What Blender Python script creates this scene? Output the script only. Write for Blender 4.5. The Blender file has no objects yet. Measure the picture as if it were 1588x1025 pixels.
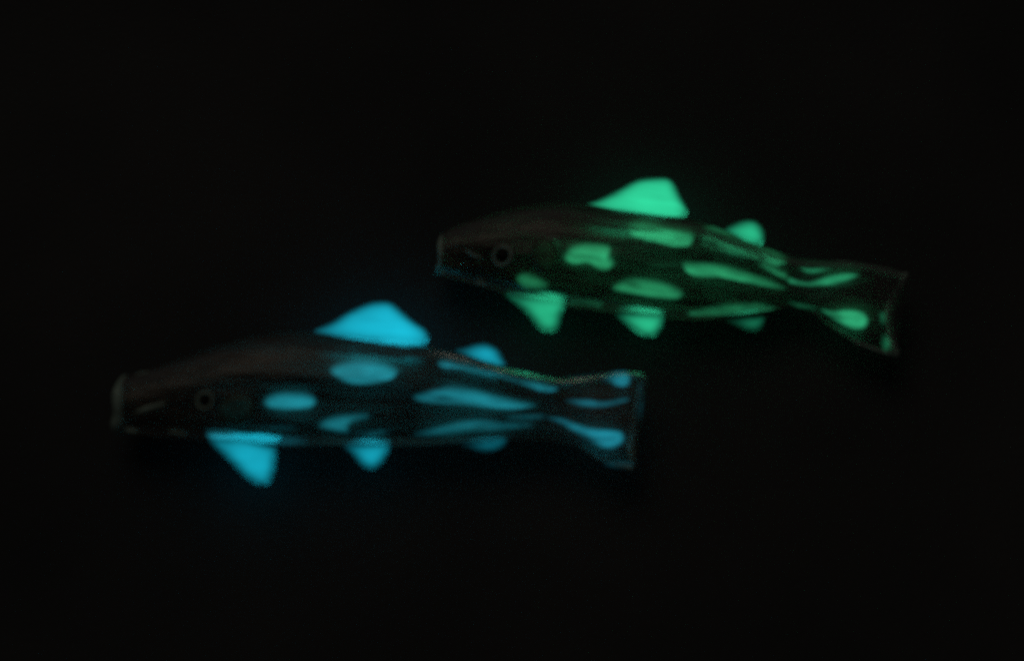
import bpy, math, random
from mathutils import Vector, geometry, noise

MM = 0.001
C = bpy.context.scene.collection
scene = bpy.context.scene
random.seed(7)

# ---------------------------------------------------------------- camera
PITCH, DIST = math.radians(66), 0.350
cam_data = bpy.data.cameras.new('camera')
cam = bpy.data.objects.new('camera', cam_data)
C.objects.link(cam)
cam.location = (0, -DIST * math.cos(PITCH), DIST * math.sin(PITCH))
cam.rotation_euler = (math.radians(90) - PITCH, 0, 0)
cam_data.lens = 64.6
cam_data.sensor_width = 36
cam_data.clip_start = 0.01
cam_data.clip_end = 20
cam_data.dof.use_dof = True            # hand-held phone shot in the dark, focus just behind the fish
cam_data.dof.focus_distance = 0.420
cam_data.dof.aperture_fstop = 10.5
scene.camera = cam

# ---------------------------------------------------------------- light: a darkened room, barely above black
world = bpy.data.worlds.new('World')
scene.world = world
world.use_nodes = True
world.node_tree.nodes['Background'].inputs[0].default_value = (1.0, 0.93, 0.84, 1)
world.node_tree.nodes['Background'].inputs[1].default_value = 0.006

def area(name, loc, target, size, power, color):
    d = bpy.data.lights.new(name, 'AREA')
    d.shape = 'DISK'; d.size = size; d.energy = power; d.color = color
    o = bpy.data.objects.new(name, d); C.objects.link(o)
    o.location = loc
    o.rotation_euler = (Vector(target) - Vector(loc)).to_track_quat('-Z', 'Y').to_euler()
    return o
# what is left of the light in the darkened room: a weak warm glow off the ceiling
area('dim_room_light', (-0.30, 0.70, 1.10), (0, 0, 0), 1.1, 0.66, (1.0, 0.84, 0.66))

scene.view_settings.view_transform = 'Standard'
scene.view_settings.look = 'None'
scene.view_settings.exposure = 0
scene.view_settings.gamma = 1
scene.cycles.max_bounces = 16
scene.cycles.transmission_bounces = 14
scene.cycles.transparent_max_bounces = 40
scene.cycles.volume_bounces = 1
scene.cycles.use_adaptive_sampling = False
scene.cycles.use_denoising = False     # the night shot is grainy; so is the render

# ---------------------------------------------------------------- helpers
def tag(o, label=None, cat=None, group=None, kind=None):
    if label: o['label'] = label
    if cat: o['category'] = cat
    if group: o['group'] = group
    if kind: o['kind'] = kind
    return o

def mesh_obj(name, verts, faces, mat, parent=None, smooth=True):
    me = bpy.data.meshes.new(name)
    me.from_pydata([(v[0] * MM, v[1] * MM, v[2] * MM) for v in verts], [], faces)
    me.update()
    if smooth:
        me.polygons.foreach_set('use_smooth', [True] * len(me.polygons))
    me.materials.append(mat)
    o = bpy.data.objects.new(name, me)
    C.objects.link(o)
    o.parent = parent
    return o

def new_mat(name):
    m = bpy.data.materials.new(name)
    m.use_nodes = True
    nt = m.node_tree
    return m, nt, nt.nodes['Principled BSDF'], nt.nodes['Material Output']

def bump(nt, bsdf, scale, strength, dist, detail=3):
    tc = nt.nodes.new('ShaderNodeTexCoord')
    n = nt.nodes.new('ShaderNodeTexNoise')
    n.inputs['Scale'].default_value = scale
    n.inputs['Detail'].default_value = detail
    b = nt.nodes.new('ShaderNodeBump')
    b.inputs['Strength'].default_value = strength
    b.inputs['Distance'].default_value = dist
    nt.links.new(tc.outputs['Object'], n.inputs['Vector'])
    nt.links.new(n.outputs['Fac'], b.inputs['Height'])
    nt.links.new(b.outputs['Normal'], bsdf.inputs['Normal'])
    return n, tc

# ---------------------------------------------------------------- materials
def mat_table():
    m, nt, p, out = new_mat('black_cloth')
    n, tc = bump(nt, p, 900, 0.5, 0.0006, 4)
    big = nt.nodes.new('ShaderNodeTexNoise'); big.inputs['Scale'].default_value = 14; big.inputs['Detail'].default_value = 5
    ramp = nt.nodes.new('ShaderNodeValToRGB')
    ramp.color_ramp.elements[0].position = .35; ramp.color_ramp.elements[0].color = (.050, .055, .061, 1)
    ramp.color_ramp.elements[1].position = .70; ramp.color_ramp.elements[1].color = (.078, .082, .088, 1)
    nt.links.new(tc.outputs['Object'], big.inputs['Vector'])
    nt.links.new(big.outputs['Fac'], ramp.inputs['Fac'])
    nt.links.new(ramp.outputs['Color'], p.inputs['Base Color'])
    p.inputs['Roughness'].default_value = .95
    p.inputs['Specular IOR Level'].default_value = .05
    return m

def mat_glass(name, color, transmission, rough, scale=160, dist=.0012, milky=0):
    m, nt, p, out = new_mat(name)
    n, tc = bump(nt, p, scale, .45, dist, 4)
    mp = nt.nodes.new('ShaderNodeMapping')         # drawn-out waviness of hand-worked glass, along the fish
    mp.inputs['Scale'].default_value = (.35, 1.6, 1.6)
    nt.links.new(tc.outputs['Object'], mp.inputs['Vector'])
    nt.links.new(mp.outputs['Vector'], n.inputs['Vector'])
    ramp = nt.nodes.new('ShaderNodeValToRGB')      # mottled tint inside the glass
    ramp.color_ramp.elements[0].position = .3
    ramp.color_ramp.elements[0].color = tuple(c * .55 for c in color) + (1,)
    ramp.color_ramp.elements[1].position = .7
    ramp.color_ramp.elements[1].color = tuple(color) + (1,)
    n2 = nt.nodes.new('ShaderNodeTexNoise'); n2.inputs['Scale'].default_value = 420; n2.inputs['Detail'].default_value = 4
    nt.links.new(tc.outputs['Object'], n2.inputs['Vector'])
    nt.links.new(n2.outputs['Fac'], ramp.inputs['Fac'])
    nt.links.new(ramp.outputs['Color'], p.inputs['Base Color'])
    p.inputs['Transmission Weight'].default_value = transmission
    p.inputs['Roughness'].default_value = rough
    p.inputs['IOR'].default_value = 1.40
    if milky:                                      # a faintly milky skin that takes up light from inside
        tr = nt.nodes.new('ShaderNodeBsdfTranslucent'); tr.inputs['Color'].default_value = (.85, .80, .68, 1)
        mx = nt.nodes.new('ShaderNodeMixShader'); mx.inputs['Fac'].default_value = milky
        m2 = nt.nodes.new('ShaderNodeMapping'); m2.inputs['Scale'].default_value = (.22, 1.5, 1.5)
        n3 = nt.nodes.new('ShaderNodeTexNoise'); n3.inputs['Scale'].default_value = 300; n3.inputs['Detail'].default_value = 3
        mr = nt.nodes.new('ShaderNodeMapRange')    # the milkiness lies in drawn-out streaks
        mr.inputs['From Min'].default_value = .36; mr.inputs['From Max'].default_value = .66
        mr.inputs['To Min'].default_value = milky * .15; mr.inputs['To Max'].default_value = milky * 2.1
        nt.links.new(tc.outputs['Object'], m2.inputs['Vector']); nt.links.new(m2.outputs['Vector'], n3.inputs['Vector'])
        nt.links.new(n3.outputs['Fac'], mr.inputs['Value']); nt.links.new(mr.outputs['Result'], mx.inputs['Fac'])
        nt.links.new(p.outputs[0], mx.inputs[1]); nt.links.new(tr.outputs[0], mx.inputs[2])
        nt.links.new(mx.outputs[0], out.inputs['Surface'])
    return m

def glow_volume(nt, out, color, strength, density):
    e = nt.nodes.new('ShaderNodeEmission')
    e.inputs['Color'].default_value = (*color, 1); e.inputs['Strength'].default_value = strength
    a = nt.nodes.new('ShaderNodeVolumeAbsorption')
    a.inputs['Color'].default_value = (0, 0, 0, 1); a.inputs['Density'].default_value = density
    s = nt.nodes.new('ShaderNodeAddShader')
    nt.links.new(e.outputs[0], s.inputs[0]); nt.links.new(a.outputs[0], s.inputs[1])
    nt.links.new(s.outputs[0], out.inputs['Volume'])

def mat_fin(name, color, strength, density):       # glass loaded with glow powder
    m, nt, p, out = new_mat(name)
    bump(nt, p, 260, .25, .0008, 2)
    p.inputs['Base Color'].default_value = (.9, .95, .95, 1)
    p.inputs['Transmission Weight'].default_value = 1
    p.inputs['Roughness'].default_value = .30
    p.inputs['IOR'].default_value = 1.10
    glow_volume(nt, out, color, strength, density)
    return m

def mat_inlay(name, color, strength, density):     # emissive volume imitating fin light refracted in the glass
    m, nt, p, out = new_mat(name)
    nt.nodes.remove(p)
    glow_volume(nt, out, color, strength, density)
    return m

# ---------------------------------------------------------------- setting
s = 900
mesh_obj('table_top', [(-s, -s, 0), (s, -s, 0), (s, s, 0), (-s, s, 0)], [(0, 1, 2, 3)], mat_table(), smooth=False)
tag(bpy.data.objects['table_top'], 'black cloth covered table top under the fish', kind='structure')

# ---------------------------------------------------------------- outlines of the two fish, millimetres in each fish's own frame
# (x from mouth to tail, y from belly to back; the fish lies on its flank)
BLUE = dict(
    origin=(-24.19,-19.88),
    angle=-2.1,
    thick=8.0,
    length=94.2,
    fin_thick={'dorsal_fin':(3.2,2.4),'adipose_fin':(2.5,2.4),'anal_fin':(1.1,2.4),'pelvic_fin':(2.2,2.4),'pectoral_fin':(2.5,2.4)},
    stations=[((-47.08,5.19),(-47.09,-5.19)),((-44.68,6.05),(-43.63,-5.69)),((-40.69,7.48),(-39.14,-6.02)),((-34.99,9.89),(-33.26,-6.18)),((-29.24,12.05),(-27.38,-6.46)),((-23.43,13.96),(-21.51,-6.75)),((-17.53,14.96),(-15.65,-6.9)),((-11.52,14.79),(-9.83,-6.69)),((-4.28,14.14),(-2.84,-6.43)),((2.93,13.49),(4.14,-6.05)),((8.94,12.93),(9.96,-5.72)),((14.96,11.85),(15.77,-5.25)),((20.98,10.27),(21.58,-4.67)),((25.77,9.15),(26.23,-4.25)),((30.54,8.17),(30.9,-4.08))],
    tail=[((30.54,8.17),(30.9,-4.08)),((33.15,8.01),(33.24,-4.36)),((36.46,8.39),(36.41,-5.36)),((40.6,9.05),(39.71,-7.59)),((44.14,9.57),(42.86,-8.71)),((46.51,9.66),(45.18,-9.12)),((48.06,9.33),(46.11,-9.33))],
    t=[3.78,4.3,4.95,5.89,6.78,7.58,8.0,7.86,7.52,6.85,6.07,5.14,4.12,3.36,2.77],
    fins=dict(
        dorsal_fin=[(-13.47,15.71),(-10.22,17.65),(-6.92,20.11),(-3.55,21.86),(-0.86,22.39),(1.11,22.03),(3.16,20.27),(5.6,18.23),(7.7,16.74),(8.33,15.08),(7.4,13.79),(4.35,13.34),(-0.29,13.71),(-6.1,14.13),(-10.37,14.56)],
        adipose_fin=[(12.97,12.87),(15.05,13.61),(17.14,14.34),(19.25,14.42),(21.11,13.43),(22.25,11.5),(22.81,10.14),(21.88,9.29),(20.06,9.55),(17.31,10.43),(14.84,11.66)],
        anal_fin=[(14.16,-5.27),(16.53,-5.28),(19.46,-4.45),(23.14,-3.93),(23.66,-4.39),(23.2,-5.57),(21.62,-6.67),(19.27,-7.03),(17.18,-6.58),(15.37,-5.86)],
        pelvic_fin=[(-6.47,-6.7),(-3.5,-6.19),(-0.51,-5.88),(2.5,-5.89),(2.39,-7.17),(1.73,-9.11),(0.48,-10.66),(-1.28,-11.12),(-3.04,-10.08),(-4.06,-8.8),(-5.27,-7.65)],
        pectoral_fin=[(-30.65,-5.91),(-27.07,-5.94),(-24.06,-5.83),(-19.44,-6.98),(-18.0,-7.52),(-17.82,-9.91),(-18.02,-12.76),(-18.83,-14.52),(-21.05,-14.68),(-23.58,-13.12),(-26.63,-10.31),(-29.51,-7.83)],
    ),
    inlays=[  # shapes of refracted fin light, built as emitters
        ([(-8.78,4.58),(-7.29,6.68),(-3.29,7.92),(0.85,7.55),(3.6,5.89),(2.24,3.9),(-1.4,2.63),(-5.48,2.68)],0.8,[]),
        ([(-20.33,-1.29),(-19.09,0.14),(-15.76,0.68),(-12.04,0.55),(-10.68,-0.64),(-11.73,-2.06),(-15.62,-2.45),(-18.98,-2.39)],0.95,[]),
        ([(-10.59,-4.72),(-8.92,-3.39),(-5.6,-2.61),(-0.97,-2.37),(-1.51,-3.23),(-3.91,-3.85),(-4.84,-4.66),(-3.73,-5.11),(2.58,-4.51),(2.95,-4.93),(-0.41,-5.6),(-5.61,-5.55),(-8.57,-5.25)],0.7,[]),
        ([(10.04,8.26),(12.03,9.52),(15.32,9.18),(20.14,8.28),(24.37,6.92),(29.18,6.23),(32.94,5.02),(31.31,4.53),(27.42,5.11),(23.2,6.3),(18.99,7.41),(15.4,7.83),(11.86,7.59)],1.0,[]),
        ([(6.21,0.96),(8.63,2.3),(12.67,3.63),(17.09,3.58),(21.56,2.71),(26.33,1.98),(29.61,1.56),(27.26,0.82),(23.43,0.13),(18.12,0.24),(12.84,0.06),(7.86,0.17)],1.0,[(11.76,1.38,2.78,0.59,2.1)]),
        ([(6.39,-5.0),(10.04,-3.8),(15.28,-2.28),(19.37,-1.68),(22.92,-1.94),(27.65,-1.82),(27.97,-2.47),(22.39,-3.46),(17.39,-4.18),(12.4,-4.88),(8.29,-5.24)],0.65,[(17.96,-3.25,2.66,0.38,9.3)]),
        ([(22.31,-1.25),(24.64,-0.52),(27.0,-0.16),(30.25,-0.09),(30.42,-0.79),(27.63,-1.38),(24.09,-1.69)],0.42,[]),
        ([(-6.52,10.15),(-2.84,10.85),(1.67,10.83),(6.62,10.31),(6.31,9.61),(1.78,9.82),(-3.47,9.78)],0.22,[]),
        ([(-23.34,-5.12),(-19.18,-4.7),(-14.33,-4.81),(-14.36,-5.5),(-19.23,-5.7),(-22.99,-5.63)],0.16,[]),
        ([(-28.62,-2.56),(-26.04,-0.78),(-23.42,-0.26),(-22.01,-2.16),(-23.49,-3.79),(-26.71,-4.03)],0.11,[(-25.23,-1.83,1.5,0.53,-17.8)]),
        ([(5.95,-4.1),(9.44,-3.16),(13.8,-1.94),(14.68,-2.06),(10.62,-3.33),(6.83,-4.37)],0.22,[]),
        ([(8.3,3.11),(12.64,4.28),(17.06,4.23),(20.34,3.55),(17.08,3.77),(12.67,3.76)],0.25,[]),
        ([(-30.9,-5.56),(-28.29,-5.36),(-24.51,-5.62),(-23.44,-6.14),(-26.11,-6.85),(-29.89,-6.82)],0.85,[]),
        ([(-18.75,-6.81),(-15.73,-6.44),(-12.19,-6.69),(-12.51,-7.38),(-16.03,-7.76),(-18.29,-7.67)],0.2,[]),
    ],
    tail_inlays=[  # refraction streaks and edge glints of the tail, built as emitters
        ([(29.67,0.38),(33.55,0.2),(38.04,-1.23),(42.5,-1.57),(44.52,-2.13),(44.89,-3.76),(43.43,-5.2),(41.08,-5.64),(38.4,-4.48),(35.4,-2.69),(32.98,-1.03)],0.52,[(38.08,-3.45,2.09,0.42,-24.4)]),
        ([(39.65,8.61),(42.94,9.64),(45.34,9.63),(45.9,8.12),(45.07,6.99),(43.27,6.99),(41.76,7.97)],0.42,[]),
        ([(31.35,4.29),(33.74,4.25),(37.92,4.53),(40.92,4.06),(45.39,4.93),(45.11,3.83),(40.94,2.65),(37.36,2.64),(34.66,3.44)],0.33,[]),
        ([(30.36,7.49),(33.35,8.05),(36.94,8.61),(40.54,9.16),(40.85,8.72),(36.95,7.96),(33.37,7.27)],0.32,[]),
        ([(40.54,-8.38),(43.76,-7.64),(46.27,-8.17),(45.9,-9.06),(42.61,-9.18)],0.13,[]),
        ([(46.86,7.51),(48.12,7.23),(47.96,1.43),(46.93,0.12),(47.13,3.97)],0.1,[]),
    ],
    lip=1.05,
    notch=0.7,
    creases=[([(-45.16,4.39),(-43.16,4.86),(-40.9,4.76)],0.5),([(-43.97,-3.1),(-41.73,-2.48),(-39.38,-1.85),(-37.41,-1.2)],0.8),([(-46.02,-5.05),(-44.5,-5.62),(-43.06,-5.83)],0.6),([(-37.45,-5.67),(-35.97,-5.87),(-34.19,-6.26)],0.6)],
    eye=(-30.79,-1.15,1.77),
    gill=[(-28.36,-3.16),(-27.03,-0.85),(-24.49,-0.19),(-22.09,-1.29),(-21.8,-4.12),(-24.41,-5.21),(-27.21,-4.86)],
)
GREEN = dict(
    origin=(29.51,6.37),
    angle=-8.4,
    thick=7.4,
    length=87.0,
    fin_thick={'dorsal_fin':(3.2,2.4),'adipose_fin':(2.2,2.4),'anal_fin':(0.75,2.4),'pelvic_fin':(2.1,2.4),'pectoral_fin':(1.8,2.4)},
    stations=[((-43.62,4.25),(-43.34,-4.25)),((-41.75,5.78),(-40.3,-4.76)),((-37.75,8.05),(-35.65,-5.43)),((-33.09,10.29),(-30.61,-6.31)),((-28.35,11.97),(-25.61,-7.06)),((-23.53,13.25),(-20.71,-7.15)),((-18.6,13.69),(-15.85,-7.1)),((-12.34,13.49),(-9.75,-7.27)),((-6.13,13.56),(-3.71,-7.05)),((0.05,13.77),(2.31,-6.7)),((5.06,13.25),(7.09,-6.13)),((10.12,12.05),(11.82,-5.16)),((14.54,10.89),(15.94,-4.02)),((18.33,9.79),(19.45,-2.7)),((21.7,9.05),(22.6,-1.43))],
    tail=[((21.7,9.05),(22.6,-1.43)),((24.17,8.73),(24.76,-1.24)),((27.58,8.95),(27.49,-2.18)),((31.82,9.31),(31.05,-4.59)),((36.68,9.61),(35.42,-6.99)),((40.96,9.28),(39.69,-8.33)),((43.92,8.63),(43.05,-8.63))],
    t=[3.0,3.75,4.81,5.92,6.78,7.27,7.4,7.38,7.32,6.97,6.13,5.03,3.99,3.04,2.3],
    fins=dict(
        dorsal_fin=[(-18.01,14.1),(-15.24,15.93),(-11.82,18.57),(-8.7,21.1),(-5.74,22.09),(-2.69,22.38),(-1.12,21.24),(0.37,18.55),(1.9,16.07),(1.52,14.56),(-0.69,13.69),(-5.74,13.33),(-11.48,13.06),(-15.91,13.17)],
        adipose_fin=[(9.13,12.93),(10.73,14.46),(12.99,15.56),(15.01,15.59),(16.56,14.21),(17.08,12.2),(16.54,10.72),(14.49,10.41),(12.08,11.0),(9.98,11.83)],
        anal_fin=[(10.82,-6.03),(13.32,-5.22),(16.54,-4.38),(18.56,-4.08),(18.62,-5.49),(17.7,-7.27),(15.86,-7.72),(13.83,-7.11)],
        pelvic_fin=[(-9.48,-7.85),(-7.32,-7.06),(-3.74,-6.53),(-0.75,-6.57),(0.12,-7.24),(-0.2,-9.36),(-1.15,-11.14),(-3.14,-11.61),(-5.21,-10.83),(-7.38,-9.33)],
        pectoral_fin=[(-30.72,-6.54),(-27.2,-6.57),(-24.58,-6.22),(-19.94,-5.98),(-18.43,-6.79),(-18.77,-9.18),(-19.25,-12.46),(-21.17,-13.47),(-23.19,-12.75),(-25.36,-10.52),(-27.73,-8.67)],
    ),
    inlays=[
        ([(-9.25,7.38),(-7.28,9.42),(-4.64,9.71),(-0.6,9.32),(2.63,8.68),(3.64,7.39),(2.9,5.54),(-0.18,4.67),(-3.55,5.22),(-6.93,5.85)],0.75,[(-1.89,8.8,2.3,0.46,-5.5)]),
        ([(-20.07,-0.09),(-18.84,1.77),(-15.66,2.71),(-11.87,2.75),(-11.54,1.03),(-10.45,-0.49),(-11.64,-2.07),(-13.69,-2.01),(-15.45,-1.23),(-17.7,-1.66),(-19.57,-1.26)],1.0,[]),
        ([(-10.79,-4.75),(-8.13,-2.83),(-4.6,-2.21),(-1.28,-2.32),(2.32,-3.15),(2.99,-4.14),(0.87,-5.29),(-2.73,-5.5),(-6.4,-5.34),(-9.08,-5.12)],0.85,[(-6.69,-3.6,1.62,0.45,-5.7)]),
        ([(-28.49,-4.63),(-26.95,-3.88),(-24.23,-4.32),(-22.31,-5.03),(-22.16,-5.99),(-24.57,-6.43),(-26.92,-6.26),(-28.17,-5.46)],0.55,[]),
        ([(-26.09,-0.74),(-24.47,1.83),(-21.26,2.53),(-20.55,-0.15),(-21.13,-3.03),(-23.77,-3.0)],0.06,[(-23.43,-0.8,1.31,0.82,5.7)]),
        ([(-5.23,-0.1),(-1.11,1.24),(3.52,1.44),(0.36,0.14),(-3.52,-0.49)],0.06,[]),
        ([(-9.25,-1.92),(-4.73,-1.31),(0.57,-1.43),(4.02,-2.31),(-0.68,-1.93),(-5.3,-1.95)],0.14,[]),
        ([(-18.3,-7.19),(-15.26,-6.57),(-12.45,-6.57),(-11.34,-7.15),(-12.4,-7.93),(-15.09,-7.67),(-18.04,-7.88)],0.16,[]),
        ([(4.81,9.89),(6.35,11.7),(9.61,11.17),(13.48,9.87),(17.06,9.65),(20.33,8.45),(21.56,6.55),(19.2,6.85),(15.61,7.96),(12.05,8.44),(8.2,9.18)],0.85,[]),
        ([(15.65,4.99),(18.11,5.51),(20.5,4.82),(21.69,4.61),(21.84,2.96),(20.64,3.25),(17.92,4.15)],0.65,[]),
        ([(1.72,1.48),(3.91,2.26),(8.14,3.03),(13.09,2.81),(17.5,2.43),(22.3,1.38),(18.58,0.71),(13.36,0.44),(9.05,0.17),(4.85,-0.65),(3.08,-0.24)],0.75,[]),
        ([(4.08,-6.02),(9.72,-4.09),(13.86,-2.89),(17.55,-2.18),(21.1,-2.17),(18.36,-3.4),(14.21,-4.75),(10.04,-5.73),(5.03,-6.68)],0.48,[]),
    ],
    tail_inlays=[
        ([(22.12,5.3),(24.16,4.74),(26.43,4.82),(29.71,6.64),(33.05,7.71),(35.76,7.73),(34.02,6.13),(30.46,4.33),(26.55,3.37),(23.72,3.27),(22.25,3.72)],0.48,[]),
        ([(23.88,8.12),(26.17,8.04),(30.98,8.69),(27.43,6.63),(25.59,6.48)],0.38,[]),
        ([(28.19,-1.19),(30.86,-1.04),(33.63,-0.26),(36.6,-0.32),(37.82,-1.71),(37.37,-3.77),(35.35,-4.57),(33.34,-4.08),(31.16,-3.07)],0.66,[(31.8,-2.28,1.39,0.39,-19.7)]),
        ([(22.33,-0.48),(25.17,-0.59),(28.03,-0.96),(27.81,-1.68),(25.26,-1.68),(22.81,-1.16)],0.24,[]),
        ([(40.25,-4.46),(41.95,-4.83),(42.59,-6.13),(41.53,-8.29),(40.36,-7.54)],0.16,[]),
        ([(39.39,0.09),(41.16,0.19),(41.12,-1.85),(40.45,-3.19),(39.73,-2.05)],0.1,[]),
        ([(30.45,4.46),(33.75,5.9),(37.38,6.91),(37.69,6.48),(34.1,4.99),(30.79,3.71)],0.1,[]),
    ],
    lip=0.55,
    notch=2.3,
    creases=[([(-43.21,-4.06),(-42.55,-4.39),(-41.67,-4.48)],0.45),([(-36.08,-5.67),(-34.96,-5.8),(-33.67,-6.19)],0.4),([(-38.51,-0.72),(-36.78,-1.61),(-34.88,-2.0)],0.4),([(-24.76,1.81),(-22.81,2.53),(-20.79,2.77)],0.4)],
    eye=(-31.42,-1.52,2.04),
    gill=[(-26.08,0.91),(-23.41,2.47),(-21.18,0.41),(-21.23,-2.62),(-22.94,-4.05),(-25.52,-2.93)],
)

# ---------------------------------------------------------------- shape helpers
def catmull(pts, n=6, closed=True):
    out = []
    k = len(pts)
    P = [Vector(p) for p in pts]
    for i in range(k if closed else k - 1):
        if closed:
            a, b, c, d = P[i - 1], P[i], P[(i + 1) % k], P[(i + 2) % k]
        else:
            a, b, c, d = P[max(0, i - 1)], P[i], P[i + 1], P[min(k - 1, i + 2)]
        for j in range(n):
            t = j / n
            out.append(.5 * ((2 * b) + (c - a) * t + (2 * a - 5 * b + 4 * c - d) * t * t + (3 * b - a - 3 * c + d) * t ** 3))
    if not closed:
        out.append(P[-1])
    return out

def seg_dist(p, a, b):
    ab = b - a
    t = max(0, min(1, (p - a).dot(ab) / max(ab.length_squared, 1e-9)))
    return (p - a - ab * t).length

def inside(p, poly):
    c = False
    j = len(poly) - 1
    for i in range(len(poly)):
        a, b = poly[i], poly[j]
        if (a.y > p.y) != (b.y > p.y) and p.x < (b.x - a.x) * (p.y - a.y) / (b.y - a.y) + a.x:
            c = not c
        j = i
    return c

def lens(name, outline, zfun, soft, thick, mat, parent, holes=(), step=.55, above=.5, tfun=None, wave=.12, hollow=0):
    """A body with a traced outline that thins out softly to its edge; zfun is its middle (or top) sheet."""
    poly = catmull(outline, 5)
    n = len(poly)
    x0, x1 = min(p.x for p in poly), max(p.x for p in poly)
    y0, y1 = min(p.y for p in poly), max(p.y for p in poly)
    pts = list(poly)
    y = y0 + step * .5; row = 0
    while y < y1:
        x = x0 + step * (.25 + .5 * (row % 2))
        while x < x1:
            q = Vector((x + random.uniform(-.08, .08), y + random.uniform(-.08, .08)))
            if inside(q, poly) and min(seg_dist(q, poly[i], poly[(i + 1) % n]) for i in range(n)) > step * .35:
                pts.append(q)
            x += step
        y += step * .87; row += 1
    vs, es, fs, *_ = geometry.delaunay_2d_cdt(pts, [(i, (i + 1) % n) for i in range(n)], [], 1, 1e-5)
    used = {}
    edge_n = {}
    for f in fs:
        for i in range(len(f)):
            e = tuple(sorted((f[i], f[(i + 1) % len(f)])))
            edge_n[e] = edge_n.get(e, 0) + 1
    rim = {v for e, c in edge_n.items() if c == 1 for v in e}
    ph = random.uniform(0, 6)
    top, bot, verts = {}, {}, []
    for i, v in enumerate(vs):
        v = Vector(v)
        d = min(seg_dist(v, poly[j], poly[(j + 1) % n]) for j in range(n))
        u = min(1, d / soft)
        h = thick * (.12 * math.sqrt(max(0, 1 - (1 - u) ** 2)) + .88 * u * u * (3 - 2 * u)) * (1 + wave * 2.2 * noise.noise(Vector((v.x * .16, v.y * 1.1, ph * 7))))
        if tfun: h *= tfun(v)
        if hollow:
            q = max(0, min(1, (d - .8) / .9)); h *= 1 - hollow * q * q * (3 - 2 * q)
        for (cx, cy, rx, ry, ang) in holes:
            a = math.radians(ang); dx, dy = v.x - cx, v.y - cy
            e = ((dx * math.cos(a) + dy * math.sin(a)) / rx) ** 2 + ((-dx * math.sin(a) + dy * math.cos(a)) / max(ry, .2)) ** 2
            h *= 1 - .85 * math.exp(-e * .75)
        z = zfun(v)
        if i in rim:
            top[i] = bot[i] = len(verts); verts.append((v.x, v.y, z))
        else:
            top[i] = len(verts); verts.append((v.x, v.y, z + h * above))
            bot[i] = len(verts); verts.append((v.x, v.y, z - h * (1 - above)))
    faces = []
    for f in fs:
        f = list(f)
        a = Vector(vs[f[0]]); b = Vector(vs[f[1]]); c = Vector(vs[f[2]])
        if (b - a).cross(c - a) < 0: f.reverse()
        if all(i in rim for i in f): continue
        faces.append([top[i] for i in f])
        faces.append([bot[i] for i in reversed(f)])
    return mesh_obj(name, verts, faces, mat, parent)

def loft(name, rings, mat, parent, closed_ends=True, cap_start=True, cap_end=True):
    k = len(rings[0])
    verts = [v for r in rings for v in r]
    faces = []
    for i in range(len(rings) - 1):
        for j in range(k):
            a, b = i * k + j, i * k + (j + 1) % k
            faces.append((a, b, b + k, a + k))
    if closed_ends:
        if cap_start: faces.append(tuple(range(k - 1, -1, -1)))
        if cap_end: faces.append(tuple((len(rings) - 1) * k + j for j in range(k)))
    return mesh_obj(name, verts, faces, mat, parent)

def tube(name, path, rad, mat, parent, closed=False, seg=12):
    P = [Vector(p) for p in path]
    n = len(P)
    rings = []
    for i in range(n):
        if closed: t = P[(i + 1) % n] - P[i - 1]
        else: t = P[min(n - 1, i + 1)] - P[max(0, i - 1)]
        t.normalize()
        ref = Vector((1, 0, 0)) if abs(t.x) < .8 else Vector((0, 0, 1))
        a = t.cross(ref).normalized(); b = t.cross(a).normalized()
        r = rad(i / max(1, n - 1)) if callable(rad) else rad
        rings.append([P[i] + (a * math.cos(2 * math.pi * j / seg) + b * math.sin(2 * math.pi * j / seg)) * r for j in range(seg)])
    if closed:
        rings.append(rings[0])
    return loft(name, [[tuple(v) for v in r] for r in rings], mat, parent, closed_ends=not closed)

def smooth_list(vals, sub):
    pts = [(i, v) for i, v in enumerate(vals)]
    return [p.y for p in catmull(pts, sub, closed=False)]

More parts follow.
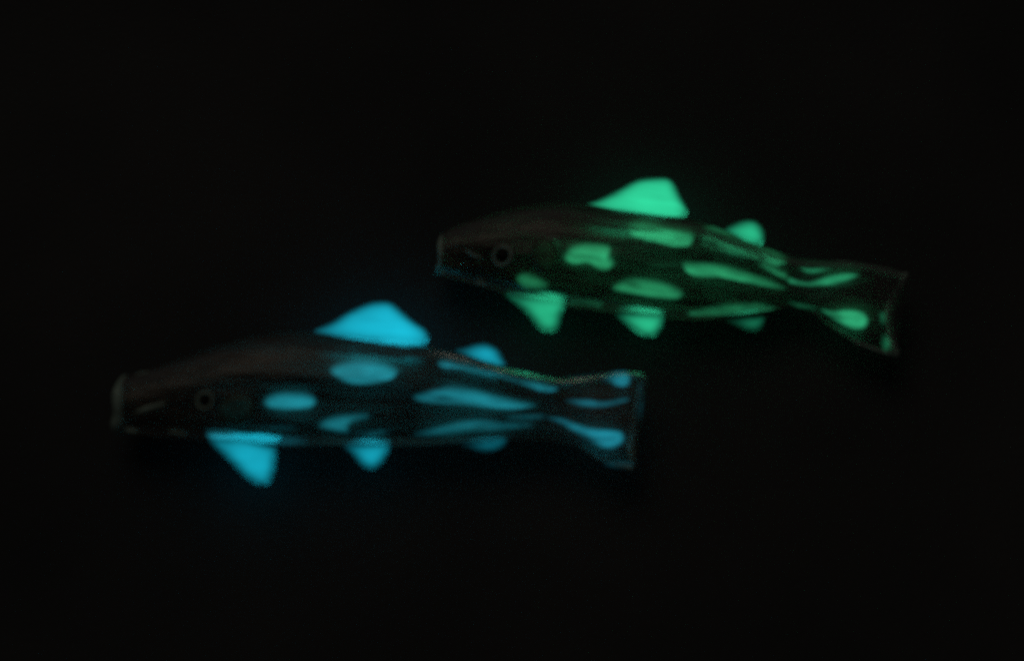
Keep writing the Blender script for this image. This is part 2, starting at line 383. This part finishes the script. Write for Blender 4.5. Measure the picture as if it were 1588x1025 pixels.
# ---------------------------------------------------------------- a fish
def make_fish(D, label, mats):
    root = bpy.data.objects.new('glass_fish', None)
    C.objects.link(root)
    root.empty_display_size = .01
    root.location = (D['origin'][0] * MM, D['origin'][1] * MM, 0)
    root.rotation_euler = (0, 0, math.radians(D['angle']))
    tag(root, label, 'glass fish')
    hz = D['thick'] + .05
    M = 40
    SUB = 4
    def dense(pairs):
        t = catmull([p[0] for p in pairs], SUB, closed=False)
        b = catmull([p[1] for p in pairs], SUB, closed=False)
        return list(zip(t, b))
    def ring(top, bot, t, scale=1, dx=0, z0=hz):
        c = (top + bot) / 2; h = (top - bot) / 2 * scale
        return [(c.x + h.x * math.cos(a) + dx, c.y + h.y * math.cos(a), z0 + t * scale * math.sin(a))
                for a in (2 * math.pi * j / M for j in range(M))]
    # body: lofted, with the open mouth turned in
    pairs = dense(D['stations']); ts = smooth_list(D['t'], SUB)
    rings = []
    t0, b0 = pairs[0]
    for sc, dx in ((.05, 7.5), (.30, 7.2), (.50, 6.0), (.60, 3.5), (.66, 1.5), (.74, .2), (.86, -.25)):   # mouth cavity, then lip edge
        rings.append(ring(t0, b0, ts[0], sc, dx))
    rings += [ring(t, b, th) for (t, b), th in zip(pairs, ts)]
    rings = [list(reversed(r)) for r in rings]
    body = loft('body', rings, mats['glass'], root, cap_end=False)      # runs on into the tail fan
    xs = [(t.x + b.x) / 2 for t, b in pairs]
    def ev(x):
        if x <= xs[0]: i, k = 0, 0
        elif x >= xs[-1]: i, k = len(xs) - 2, 1
        else:
            i = max(j for j in range(len(xs) - 1) if xs[j] <= x); k = (x - xs[i]) / (xs[i + 1] - xs[i])
        q = lambda f: f(i) * (1 - k) + f(i + 1) * k
        return (q(lambda j: (pairs[j][0].y + pairs[j][1].y) / 2), q(lambda j: (pairs[j][0] - pairs[j][1]).length / 2), q(lambda j: ts[j]))
    def surf(v, lim=.96):
        y, h, t = ev(v.x)
        w = min(lim, abs((v.y - y) / h))
        return hz + t * math.sqrt(1 - w * w)
    # mouth rim
    c = (t0 + b0) / 2; h = (t0 - b0) / 2
    lip = tube('lip', [(c.x + h.x * .9 * math.cos(a) + .15 + .25 * math.sin(3 * a + 1), c.y + h.y * .93 * math.cos(a), hz + ts[0] * .93 * math.sin(a))
                       for a in (2 * math.pi * j / 64 for j in range(64))],
               lambda u: D['lip'] * (.75 + .35 * math.sin(6.2832 * u - 1.2) + .12 * math.sin(31.416 * u)), mats['rim'], root, closed=True)
    for pts, r in D['creases']:                       # folds of glass that run back from the lip
        tube('lip_fold', [(x, y, surf(Vector((x, y))) - r * .45) for x, y in catmull(pts, 6, closed=False)],
             lambda u: max(.08, .75 * r * math.sin(3.1416 * (.08 + .88 * u))), mats['rim'], lip)
    # tail fan
    tp = dense(D['tail']); n = len(tp)
    tt = []
    for i in range(n):
        u = i / (n - 1)
        tt.append(ts[-1] * (1 - u) ** 1.6 + 1.5 * (1 - (1 - u) ** 1.6))
    def notch(r, u):                                  # the trailing edge is drawn in at its middle
        y0, y1 = min(v[1] for v in r), max(v[1] for v in r)
        return [(x - D['notch'] * u ** 2.5 * (1 - ((2 * y - y0 - y1) / (y1 - y0)) ** 2) ** 1.5, y, z) for x, y, z in r]
    rings = [notch(ring(t, b, th), i / (n - 1)) for i, ((t, b), th) in enumerate(zip(tp, tt))]
    rings.append(notch(ring(*tp[-1], tt[-1] * .75, .985, .5), 1)); rings.append(notch(ring(*tp[-1], tt[-1] * .3, .95, .8), 1))
    tail = loft('tail_fin', [list(reversed(r)) for r in rings], mats['clear'], root, cap_start=False)
    te, be = tp[-1]
    # bead of frosted glass round the fan: along the top edge, down the trailing edge, back along the lower edge
    edge = []
    k0 = int(n * .35)
    for t_, b_ in tp[k0:-1]:
        edge.append(t_.lerp(b_, .012))
    for k in range(31):
        u = .015 + .97 * k / 30
        q = te.lerp(be, u); edge.append(Vector((q.x - D['notch'] * (1 - (2 * u - 1) ** 2) ** 1.5, q.y)))
    for t_, b_ in reversed(tp[k0:-1]):
        edge.append(b_.lerp(t_, .012))
    m0 = (n - 1 - k0) / len(edge); m1 = 1 - m0
    def bead(u):
        if u < m0: return .10 + .22 * u / m0
        if u > m1: return .08 + .42 * ((1 - u) / m0) ** 1.5
        s_ = (u - m0) / (m1 - m0)
        return max(.14, .40 + .28 * math.sin(s_ * 13 + D['lip'] * 4) + .22 * math.sin(s_ * 5.1 + 3.3))
    tube('tail_rim', [(q.x, q.y, hz + .25 * math.sin(i * .4)) for i, q in enumerate(edge)], bead, mats['rim'], tail)
    # fins
    for name, pts in D['fins'].items():
        th, soft = D['fin_thick'][name]
        ys = [p[1] for p in pts]; ylo, yhi = min(ys), max(ys); xlo, xhi = min(p[0] for p in pts), max(p[0] for p in pts)
        up = name in ('dorsal_fin', 'adipose_fin')
        def tfun(v):
            k = (v.y - ylo) / (yhi - ylo)
            k = k if up else 1 - k
            f = min(1, (v.x - xlo) / (xhi - xlo) / .6)         # thin leading edge, thick root
            return (1.12 - .38 * k) * (.55 + .45 * f)
        lens(name, pts, lambda v: hz, soft, th, mats['fin'], root, tfun=tfun, step=.6, wave=.14)
    # fin refractions imitated by emissive shapes under the body skin and in the tail
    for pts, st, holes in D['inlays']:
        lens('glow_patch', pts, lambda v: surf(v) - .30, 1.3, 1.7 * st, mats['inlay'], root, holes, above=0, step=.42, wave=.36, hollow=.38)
    for pts, st, holes in D['tail_inlays']:  # tail streaks and glass-edge glints, given their own emission
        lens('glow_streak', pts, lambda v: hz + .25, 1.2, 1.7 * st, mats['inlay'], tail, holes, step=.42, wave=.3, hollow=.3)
    # eye and gill cover
    ex, ey, er = D['eye']
    ring_pts = []
    for j in range(32):
        a = 2 * math.pi * j / 32
        q = Vector((ex + er * .8 * math.cos(a), ey + er * .8 * math.sin(a)))
        ring_pts.append((q.x, q.y, surf(q) + .05))
    eye = tube('eye', ring_pts, er * .17, mats['rim'], root, closed=True)
    lens('pupil', [(ex + er * .55 * math.cos(a), ey + er * .55 * math.sin(a)) for a in (math.pi * j / 5 for j in range(10))],
         lambda v: surf(v), er * .5, .8, mats['pupil'], eye, step=.3, above=.75, wave=0)
    lens('gill_cover', D['gill'], lambda v: surf(v), 1.2, .8, mats['gill'], root, above=.6, step=.5, wave=.2)
    return root

pupil = new_mat('dark_pupil_glass')[0]
pb = pupil.node_tree.nodes['Principled BSDF']
pb.inputs['Base Color'].default_value = (.01, .01, .01, 1); pb.inputs['Roughness'].default_value = .12
smoky = mat_glass('smoky_brown_glass', (.40, .36, .32), .94, .25, 110, .0026, milky=.13)
clear = mat_glass('clear_grey_glass', (.72, .74, .74), .985, .25, 120, .0010, milky=.11)
rim = mat_glass('frosted_rim_glass', (.60, .88, .82), .22, .40, 300, .0010)
gill = mat_glass('gill_glass', (.30, .44, .36), .60, .45, 300, .0010, milky=.15)

BLUE_GLOW, GREEN_GLOW = (.014, .74, 1.0), (.045, 1.0, .49)
BLUE_POWDER, GREEN_POWDER = (.032, .74, 1.0), (.065, 1.0, .44)  # emission colours for the imitated refractions
make_fish(BLUE, 'clear glass fish with bright blue glowing fins and patches, nearer the camera',
          dict(glass=smoky, clear=clear, rim=rim, gill=gill, pupil=pupil,
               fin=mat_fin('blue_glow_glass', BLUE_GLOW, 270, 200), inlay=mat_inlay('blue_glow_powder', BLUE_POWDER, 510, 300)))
make_fish(GREEN, 'clear glass fish with green glowing fins and patches, behind the blue one',
          dict(glass=smoky, clear=clear, rim=rim, gill=gill, pupil=pupil,
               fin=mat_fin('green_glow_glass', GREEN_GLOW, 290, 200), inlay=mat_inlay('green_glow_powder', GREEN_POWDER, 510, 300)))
